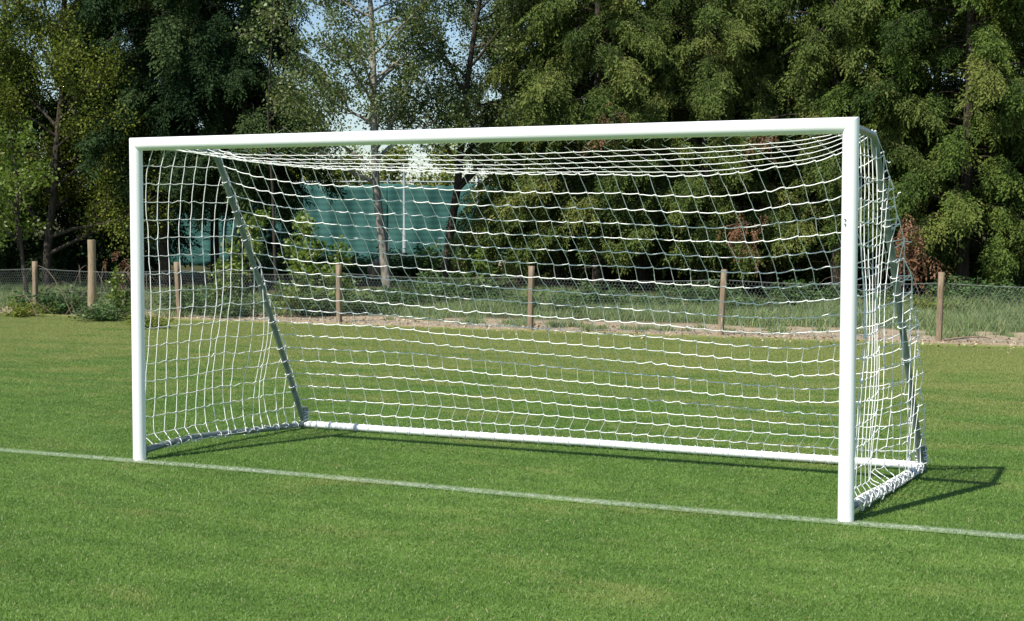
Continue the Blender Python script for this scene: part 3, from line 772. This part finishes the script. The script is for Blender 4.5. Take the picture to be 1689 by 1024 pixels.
def conifer_mesh(seed, H=12., R=2.3, z0=.4, per_m=11, droop=.5, ssize=.46, mat='cypress', bare=0., lift=.35, top_thin=7., dens=20):
    rs = np.random.default_rng(seed); tw = []; tr = []; SP = []; SD = []; SS = []; ST = []
    V, F = tubes([np.stack([.06 * np.sin(np.linspace(0, 5, 14) + seed), .06 * np.cos(np.linspace(0, 4, 14)), np.linspace(-.6, H * .96, 14)], 1)], [np.linspace(.13, .02, 14)], 9)
    wood = [(V, F)]
    nbr = int((H - z0) * per_m)
    for b in range(nbr):
        h = z0 + (H - z0) * ((b + rs.random()) / nbr)
        if h > top_thin and rs.random() < .35: continue
        az = b * 2.39996 + rs.normal(0, .3)
        prof = min(1, ((h - z0 + .9) / 1.6)) * max(0.02, 1 - (h / H) ** 1.9)
        L = R * prof * rs.uniform(.5, 1.22)
        short = rs.random() < .28
        if short: L *= .5
        if L < .25: continue
        # outward, a little up, tip hanging
        n = 7; t = np.linspace(0, 1, n); out = np.array((math.cos(az), math.sin(az), 0))
        zz = lift * L * t - droop * L * t ** 2.2
        sidev = np.array((-out[1], out[0], 0)); wob = rs.normal(0, .07) * L
        P = out * (L * t)[:, None] + sidev * (wob * np.sin(t * 3))[:, None] + np.stack([0 * t, 0 * t, h - .1 + zz], 1)
        tw.append(P); tr.append(np.linspace(.008 + .006 * L, .003, n))
        bt = np.clip(rs.normal(.45, .24), 0, 1)
        start = .2 if short else (.5 if h > 1 else .25)
        ns = max(4, int(L * (1 - start) * dens))
        for k in range(ns):
            q = start + (1 - start) * (k + rs.random()) / ns
            p = np.array([np.interp(q, t, P[:, c]) for c in range(3)])
            for sd in (-1, 1):
                a = az + sd * rs.uniform(.25, 1.25) * (1 - .4 * q)
                dip = -rs.uniform(-.1, .9) - .2 * (1 - q)
                SP.append(p + rs.normal(0, .07, 3) + (0, 0, -.12 * rs.random())); SD.append((math.cos(a) * math.cos(dip), math.sin(a) * math.cos(dip), math.sin(dip)))
                SS.append(ssize * rs.uniform(.65, 1.25) * (.75 + .25 * min(1, L / 1.2))); ST.append(bt + rs.normal(0, .10) + .12 * (q - .6))
        SP.append(P[-1]); SD.append(tuple((P[-1] - P[-2]) + (0, 0, -.05))); SS.append(ssize * 1.2); ST.append(bt + .1)
    SP = np.array(SP); SD = np.array(SD, float); SS = np.array(SS); ST = np.array(ST)
    FR = rot_frames(SD, rs.normal(0, .45, len(SP))); VV = []; FF = []; TI = []; o = 0
    pick = rs.integers(0, 3, len(SP))
    for k in range(3):
        T = spray_template(rs); m_ = pick == k
        v, f, ti = place(T, SP[m_], FR[m_], SS[m_], ST[m_], rs); VV.append(v); FF.append(f + o); TI.append(ti); o += len(v)
    wood.append(tubes(tw, tr, 5))
    # leader shoot and a few short dead twigs inside
    dt = []
    for k in range(60):
        h = rs.uniform(.3, 6); a = rs.random() * 6.28; L = rs.uniform(.4, 1.3) * min(1, R / 2)
        d = np.array((math.cos(a), math.sin(a), rs.normal(0, .25))); dt.append(np.array([(0, 0, h), d * L * .5 + (0, 0, h + .03), d * L + (0, 0, h - .08)]))
    wood.append(tubes(dt, [np.array([.012, .008, .003])] * len(dt), 4))
    Vw, Fw = join(wood)
    return raw_mesh('trunk', Vw, Fw, M['bark'], True), raw_mesh('crown', np.concatenate(VV), np.concatenate(FF), M[mat], False, np.concatenate(TI))
def skeleton(rs, H, spread, lean, r0, levels=4, first=.25, nkids=(9, 6, 5), up=.5, curve=None):
    """recursive limbs -> list of (points, radii), and twig list"""
    limbs = []; twigs = []
    def grow(p, d, L, r, lev, t0):
        n = 9 if lev == 0 else 6
        P = [np.array(p, float)]; dd = np.array(d, float); dd /= np.linalg.norm(dd)
        for k in range(n - 1):
            dd = dd + rs.normal(0, (.05 if lev == 0 else .13), 3) + np.array((0, 0, .03 if lev else .02)); dd /= np.linalg.norm(dd); P.append(P[-1] + dd * L / (n - 1))
        P = np.array(P)
        if lev == 0 and curve is not None: P = P + curve(np.linspace(0, 1, n))
        rr = r * (1 - .8 * np.linspace(0, 1, n)); limbs.append((P, rr))
        if lev >= levels - 2: twigs.append(P)
        if lev >= levels - 1: return
        nk = nkids[min(lev, len(nkids) - 1)]
        for k in range(nk):
            t = t0 + (1 - t0) * (k + rs.random() * .9) / nk; q = np.array([np.interp(t, np.linspace(0, 1, n), P[:, c]) for c in range(3)])
            ax = P[min(int(t * (n - 1)) + 1, n - 1)] - P[int(t * (n - 1)) if int(t * (n - 1)) < n - 1 else n - 2]; ax /= np.linalg.norm(ax) + 1e-9
            v = rs.normal(0, 1, 3); v -= ax * (v @ ax); v /= np.linalg.norm(v)
            a = rs.uniform(.6, 1.15); nd_ = ax * math.cos(a) * up * 1.6 + v * math.sin(a)
            l = (spread * (1 - .55 * t) if lev == 0 else L * .5 * (1 - .35 * t)) * rs.uniform(.7, 1.2)
            grow(q, nd_, l, max(np.interp(t, np.linspace(0, 1, n), rr) * .55, .005), lev + 1, .25)
        twigs.append(P[-3:])
    grow((0, 0, -.15), (lean[0], lean[1], 1), H, r0, 0, first)
    return limbs, twigs
def leaves_on(rs, twigs, per, size, mat_tint=.5, spread=.10, clump_var=.22):
    Pn = []; T = []
    for tw_ in twigs:
        L = np.linalg.norm(np.diff(tw_, axis=0), axis=1).sum(); n = max(3, int(per * L)); k = rs.random(n) * (len(tw_) - 1); i = k.astype(int); f = (k - i)[:, None]
        Pn.append(tw_[i] * (1 - f) + tw_[np.minimum(i + 1, len(tw_) - 1)] * f + rs.normal(0, spread, (n, 3))); T.append(np.clip(mat_tint + rs.normal(0, clump_var) + rs.normal(0, .13, n), 0, 1))
    P = np.concatenate(Pn); T = np.concatenate(T); n = len(P); s = size * rs.uniform(.6, 1.25, n)
    D = rs.normal(0, 1, (n, 3)) + (0, 0, -.4); FR = rot_frames(D, rs.random(n) * 6.28)
    tpl = np.array([(-.5, 0, 0), (0, .38, .08), (.6, 0, -.06), (0, -.38, .08)])
    V = np.einsum('nij,mj->nmi', FR, tpl) * s[:, None, None] + P[:, None]
    return V.reshape(-1, 3), np.arange(4 * n).reshape(-1, 4), np.repeat(T, 4)
def broad_mesh(seed, H, spread, lean=(0, 0), r0=.12, levels=4, first=.25, nkids=(14, 6, 4), per=38, size=.07, mat='broad', bark='bark', spread_l=.1, tint=.5, up=.5, curve=None):
    rs = np.random.default_rng(seed); limbs, twigs = skeleton(rs, H, spread, lean, r0, levels, first, nkids, up, curve)
    V, F = tubes([l[0] for l in limbs], [l[1] for l in limbs], 6); w = raw_mesh('trunk', V, F, M[bark], True)
    V, F, T = leaves_on(rs, twigs, per, size, tint, spread_l)
    return w, raw_mesh('crown', V, F, M[mat], False, T)
def tree(name, meshes, u, D, label, cat, rz=0., s=1., group=None, z=0., sz=None, crown='crown', trunk='trunk'):
    t = thing(name, label, cat, at(u, D, z), rz, group); t.scale = (s, s, sz or s)
    link(bpy.data.objects.new(trunk, meshes[0]), t); link(bpy.data.objects.new(crown, meshes[1]), t)
    return t

cyA = conifer_mesh(1, 12, 2.3, 1.1, per_m=13, ssize=.36, dens=25); cyB = conifer_mesh(2, 12, 2.2, 1.1, per_m=13, droop=.72, lift=.45, ssize=.36, dens=25)
cyL = conifer_mesh(6, 12, 2.5, .1, per_m=10, droop=.6, lift=.3, ssize=.45, dens=16, top_thin=5)
cyG = conifer_mesh(3, 12, 2.4, 1.0, per_m=14, mat='cypress_green', ssize=.34, dens=25)
spA = conifer_mesh(4, 13, 2.9, 2.7, per_m=11, droop=.75, lift=.34, mat='spruce', ssize=.42, top_thin=9, dens=24)
spL = conifer_mesh(5, 10, 2.4, .1, per_m=8, droop=.6, lift=.30, mat='spruce', ssize=.55, top_thin=5, dens=14)
G1 = 'drooping conifers in the row behind the fence'
row = [(915, 33.9, cyB, .3, .85, 'narrow olive conifer at the left end of the hedge row, right of the teal screen'),
       (985, 32.4, cyA, 1.1, .95, 'olive conifer behind the middle of the goal net, second hedge conifer from the left'),
       (1065, 33.4, cyB, 2.2, 1.0, 'olive drooping conifer behind the right half of the goal, third of the hedge row'),
       (1165, 31.9, cyA, 3.4, .92, 'yellowish olive conifer over the second slim fence post from the right'),
       (1270, 32.9, cyB, 4.1, 1.0, 'olive conifer with reddish brown patches just left of the right goalpost'),
       (1375, 31.4, cyA, 5.0, 1.0, 'tall olive conifer directly behind the right goalpost'),
       (1490, 31.9, cyG, .9, 1.0, 'green conifer right of the goal with a dead brown spray beside it'),
       (1590, 30.4, cyG, 2.6, 1.0, 'dense green conifer behind the rightmost fence post'),
       (1700, 30.9, cyB, 3.9, 1.05, 'olive conifer cut by the right edge of the photo')]
for u, D, m_, rz, s, lab in row: tree('conifer_tree', m_, u, D, lab, 'conifer', rz, s, G1)
back = [(925, 41.0, cyL, 'dim conifer in the second row at the right end of the teal screen'), (1010, 39.0, cyL, 'conifer in the second row showing between the second and third hedge conifers'),
        (1115, 38.0, cyL, 'conifer in the second row showing left of the yellowish olive conifer'), (1225, 39.0, cyL, 'conifer in the second row showing over the fence post nearest the right goalpost'),
        (1330, 37.0, cyL, 'conifer in the second row behind the gap left of the right goalpost'), (1440, 38.0, cyL, 'conifer in the second row behind the gap right of the right goalpost'),
        (1545, 36.0, cyL, 'conifer in the second row left of the rightmost fence post'), (1655, 37.0, cyL, 'conifer in the second row near the right edge of the photo')]
for k, (u, D, m_, lab) in enumerate(back): tree('conifer_tree', m_, u, D, lab, 'conifer', k * 1.7, 1.02, 'second row of conifers')
tree('dark_conifer_tree', spA, 405, 34.0, 'large dark green drooping conifer above the left half of the crossbar', 'conifer', .5, .82)
tree('dark_conifer_tree', spA, 275, 34.5, 'large dark green drooping conifer above the left goalpost', 'conifer', 2.5, 1.0)
tree('dark_conifer_tree', spA, 350, 38, 'shaded dark conifer standing behind the two large dark ones', 'conifer', 4.0, .9)
tree('dark_conifer_tree', spL, 118, 37.5, 'shaded dark conifer behind the broadleaf tree at the left', 'conifer', 5.2, 1.0)
tree('dark_conifer_tree', spL, 10, 38, 'shaded dark conifer at the left edge behind the broadleaf tree', 'conifer', 1.2, 1.0)
tree('dark_conifer_tree', spL, 205, 45, 'shaded low conifer in front of the teal netting left of the goal', 'conifer', 3.2, .42)
tree('dark_conifer_tree', spL, 438, 46, 'shaded low conifer against the teal netting behind the left stanchion', 'conifer', 2.2, .4)
tree('dark_conifer_tree', spA, 235, 42, 'tall dark conifer filling the gap between the broadleaf tree and the dark conifers', 'conifer', 2.2, 1.)

brA = broad_mesh(21, 9, 3.3, (0, 0), .10, 4, .10, (30, 8, 5), per=85, size=.058, mat='broad', spread_l=.16)
tree('broadleaf_tree', brA, 75, 34.0, 'leafy mid green broadleaf tree filling the upper left corner', 'tree', .4, 1.0)
tree('broadleaf_tree', brA, -90, 33.5, 'leafy broadleaf tree cut by the left edge of the photo', 'tree', 2.4, 1.05)
lowL = broad_mesh(22, 3.4, 1.5, (0, 0), .05, 4, .3, (12, 6, 4), per=50, size=.075, mat='fresh', spread_l=.1)
tree('young_broadleaf_tree', lowL, 45, 30.2, 'young bright green broadleaf tree low at the left edge, under the big one', 'tree', 1., 1.0)

# light sparse alder in the gap, trunk leaning left as it rises
ax = RIGHT0
k1 = lambda t: (-ax[None] * (.62 * t + .06 * np.sin(t * 7))[:, None])
alA = broad_mesh(31, 9.5, 2.4, (0, 0), .10, 4, .24, (30, 9, 5), per=75, size=.056, mat='alder', bark='birchbark', spread_l=.10, up=.55, curve=k1)
tree('alder_tree', alA, 642, 31.5, 'slender pale-barked tree with sparse light leaves rising in front of the teal screen', 'tree', 0.)
k2 = lambda t: (ax[None] * (.35 * np.sin(t * 4.5))[:, None])
alB = broad_mesh(33, 9.5, 2.6, (.05, 0), .10, 4, .22, (28, 8, 5), per=75, size=.056, mat='alder', bark='bark', spread_l=.10, up=.5, curve=k2)
tree('alder_tree', alB, 728, 33.5, 'crooked dark-trunked tree with small leaves between the two screen posts', 'tree', 1.2)
tree('alder_tree', alB, 862, 36.5, 'small-leaved tree merging into the conifers at the right end of the screen', 'tree', 3.3, .95)
# leafy branch of a lighter tree in front of the dark conifer
frA = broad_mesh(41, 6.2, 1.3, (0, 0), .04, 4, .55, (11, 7, 4), per=26, size=.065, mat='alder', bark='bark', spread_l=.10, tint=.7)
tree('slim_broadleaf_tree', frA, 458, 30.6, 'slim tree with a pale green leafy top in front of the dark conifer', 'tree', .7)
# distant trees beyond the court
farA = broad_mesh(51, 5.0, 2.4, (0, 0), .14, 3, .15, (16, 8), per=60, size=.16, mat='broad', spread_l=.28)
for k, (u, D, s, lab) in enumerate([(575, 66, .80, 'low distant bushy tree beyond the left part of the teal screen'), (655, 70, .88, 'low distant bushy tree beyond the slim pale steel pole'),
                                     (740, 66, .86, 'low distant bushy tree beyond the middle of the teal screen'), (825, 68, .95, 'low distant bushy tree beyond the right part of the teal screen'),
                                     (900, 70, 1.2, 'distant bushy tree beyond the right end of the screen'), (490, 68, 1.2, 'distant bushy tree hidden mostly by the dark conifer')]):
    tree('distant_tree', farA, u, D, lab, 'tree', k * 1.3, s, 'distant trees beyond the court')

# dead brown sprays hanging in the conifers
def spray_cluster(name, u, D, z, n, spread, label, seed, size=.4, mat='dead'):
    rs = np.random.default_rng(seed); t = thing(name, label, 'dead branch', at(u, D, z))
    P = rs.normal(0, 1, (n, 3)) * spread; P[:, 2] -= .15 * (P[:, 0] ** 2)
    D_ = np.stack([rs.normal(0, .6, n), -np.abs(rs.normal(.5, .4, n)), -np.abs(rs.normal(.9, .4, n))], 1)
    v, f, ti = place(spray_template(rs), P, rot_frames(D_, rs.normal(0, .5, n)), size * rs.uniform(.6, 1.2, n), np.clip(rs.normal(.5, .25, n), 0, 1), rs)
    mobj('dead_foliage', v, f, M[mat], t, tint=ti)
    V, F = tubes([[P[i] * .0 + (0, .5, .15), P[i] * .5 + (0, .1, .1), P[i]] for i in range(0, n, 4)], .007, 5); mobj('twig', V, F, M['twig'], t)
spray_cluster('dead_branch', 1505, 28.2, 1.25, 36, (.2, .12, .27), 'reddish brown dead conifer branch hanging right of the goal', 5)
spray_cluster('dead_branch', 1225, 30.0, 1.35, 18, (.24, .14, .2), 'small brown dead branch behind the net near the right goalpost', 6, .3)
spray_cluster('dead_branch', 1268, 30.2, 3.4, 12, (.2, .14, .25), 'small brown dead branch high in the conifers above the crossbar', 7, .3)
spray_cluster('dead_branch', 205, 30.2, .7, 10, (.2, .14, .15), 'withered brown twig cluster low behind the thick round post', 9, .3)
spray_cluster('dead_branch', 1010, 30.4, 3.45, 12, (.2, .14, .22), 'greyish brown dead twig tuft above the middle of the crossbar', 10, .3)

# saplings and undergrowth
sapA = broad_mesh(61, 1.9, .7, (0, 0), .02, 3, .15, (11, 6), per=60, size=.085, mat='fresh', bark='twig', spread_l=.07)
sapB = broad_mesh(62, 1.3, .55, (0, 0), .016, 3, .1, (10, 6), per=60, size=.08, mat='fresh', bark='twig', spread_l=.06)
for k, (u, D, m_, s, lab) in enumerate([(420, 28.5, sapA, .98, 'bright green sapling just right of the left rear stanchion'), (488, 28.0, sapA, .95, 'tall bright green sapling behind the left part of the net'),
                                         (566, 27.2, sapB, .95, 'bright green sapling directly behind the third slim fence post'), (205, 25.8, sapB, .62, 'leafy green sapling between the thick round post and the left goalpost'),
                                         (470, 26.2, sapB, .8, 'low bright sapling at the foot of the tall one behind the net'), (1655, 28.5, sapB, .75, 'small bright sapling at the right edge behind the chicken wire'),
                                         (375, 27.0, sapB, .7, 'low leafy sapling behind the left side panel of the net'), (775, 29.5, sapB, .8, 'low green sapling at the foot of the thick screen post')]):
    tree('sapling', m_, u, D, lab, 'sapling', k * 2.1, s, 'saplings behind the fence', crown='foliage', trunk='stem')
def bush_mesh(seed, w, h, n, mat, size=.06):
    rs = np.random.default_rng(seed); st = []
    for k in range(n):
        a = rs.random() * 6.28; r = w * math.sqrt(rs.random()); hh = h * rs.uniform(.5, 1.1) * (1 - .4 * (r / w) ** 2)
        b = np.array((r * math.cos(a) * .05, r * math.sin(a) * .05, -.05)); e = np.array((r * math.cos(a), r * math.sin(a), hh)) + rs.normal(0, .05, 3)
        st.append(np.array([b, (b + e) / 2 + rs.normal(0, .04, 3), e]))
    V, F = tubes(st, [np.array([.007, .005, .002])] * len(st), 4)
    v, f, t = leaves_on(rs, st, 75, size, .5, .055); return raw_mesh('stem', V, F, M['twig'], True), raw_mesh('foliage', v, f, M[mat], False, t)
bA = bush_mesh(71, .75, .62, 42, 'nettle'); bB = bush_mesh(72, .9, .85, 55, 'nettle', .075); bC = bush_mesh(73, .65, .5, 36, 'broad', .055)
ub = [(30, 27.5, bC, .9, 'at the left edge below the fence wire'), (95, 28.5, bB, .9, 'between the leftmost slim post and the thick round post'), (180, 26.5, bA, .9, 'right of the thick round post'),
      (235, 24.6, bC, .8, 'half behind the left goalpost, near the wire'), (330, 28.5, bB, 1., 'behind the left side panel of the net'), (400, 27.5, bA, 1., 'below the sapling at the left stanchion'),
      (520, 28, bB, .9, 'between the two tallest bright saplings'), (610, 28.5, bA, .9, 'in front of the tan boulder'), (690, 29.5, bB, 1., 'under the screen between the two trunks'),
      (745, 31, bB, 1.2, 'around the crooked dark trunk'), (800, 30, bA, 1., 'left of the flat stone slab'), (900, 28.5, bA, 1., 'right of the fence post at mid goal'),
      (985, 29.5, bB, .9, 'below the second hedge conifer'), (1075, 28.5, bA, .9, 'between the mid goal fence post and the next one'), (1150, 29.5, bB, .9, 'left of the fence post near the right goalpost'),
      (1240, 28, bA, .9, 'just right of the fence post near the right goalpost'), (1330, 29.5, bB, .9, 'left of the right goalpost under the conifers'), (1455, 28.5, bA, .9, 'below the hanging dead brown branch'),
      (1530, 27.6, bC, 1.1, 'just left of the rightmost fence post'), (1600, 29, bB, .9, 'right of the rightmost fence post'), (1680, 28, bA, 1., 'at the right edge behind the wire')]
for k, (u, D, m_, s, lab) in enumerate(ub): tree('low_shrub', m_, u, D - 1.2, 'low leafy undergrowth shrub ' + lab, 'shrub', k * 1.9, s, 'undergrowth shrubs beneath the trees', sz=s * .62, crown='foliage', trunk='stem')
for k, (u, D, m_, s, lab) in enumerate([(548, 41, bB, 1.3, 'at the foot of the teal screen beside its left gap'), (590, 42, bA, 1.2, 'at the foot of the teal screen left of the tan boulder'), (655, 43, bB, 1.3, 'at the foot of the slim pale pole'),
        (700, 42, bB, 1.6, 'tall and dark between the two tree trunks'), (750, 43, bA, 1.4, 'at the foot of the crooked dark trunk'), (800, 43, bB, 1.3, 'at the foot of the teal screen right of its thick post'), (868, 42, bB, 1.7, 'right of the flat stone slab under the first hedge conifer'),
        (480, 42, bB, 1.5, 'in deep shade below the teal netting left of the goal centre'), (400, 43, bA, 1.5, 'in deep shade behind the left stanchion'), (150, 43, bB, 1.6, 'in deep shade behind the thick round post'), (60, 42, bB, 1.6, 'in deep shade at the left edge')]):
    tree('low_shrub', m_, u, D, 'dark undergrowth shrub ' + lab, 'shrub', k * 2.3, s, 'dark undergrowth below the screen', sz=s * .6, crown='foliage', trunk='stem')
# bramble of bare arching twigs under the left trees
for (u, D, lab, sd) in ((120, 26.8, 'tangle of bare arching twigs left of the thick round post', 81), (225, 27.6, 'tangle of bare dry twigs between the thick post and the goal', 82), (1495, 27.5, 'few bare arching twigs behind the chicken wire right of the goal', 83)):
    rs = np.random.default_rng(sd); L = []
    for k in range(13 if sd < 83 else 5):
        a = rs.uniform(-1.5, 1.5); l = rs.uniform(.5, 1.2); hh = rs.uniform(.3, .8); x = rs.normal(0, .5); t = np.linspace(0, 1, 7)
        L.append(np.stack([x + np.sin(a) * l * t, rs.normal(0, .3) + .3 * t, hh * np.sin(t * 2.4) * 1.1], 1))
    V, F = tubes(L, [np.linspace(.006, .002, 7)] * len(L), 5); o = mobj('bare_bramble', V, F, M['twig'], smooth=True); o.location = at(u, D); o.rotation_euler = (0, 0, -YAW); tag(o, lab, 'bramble')
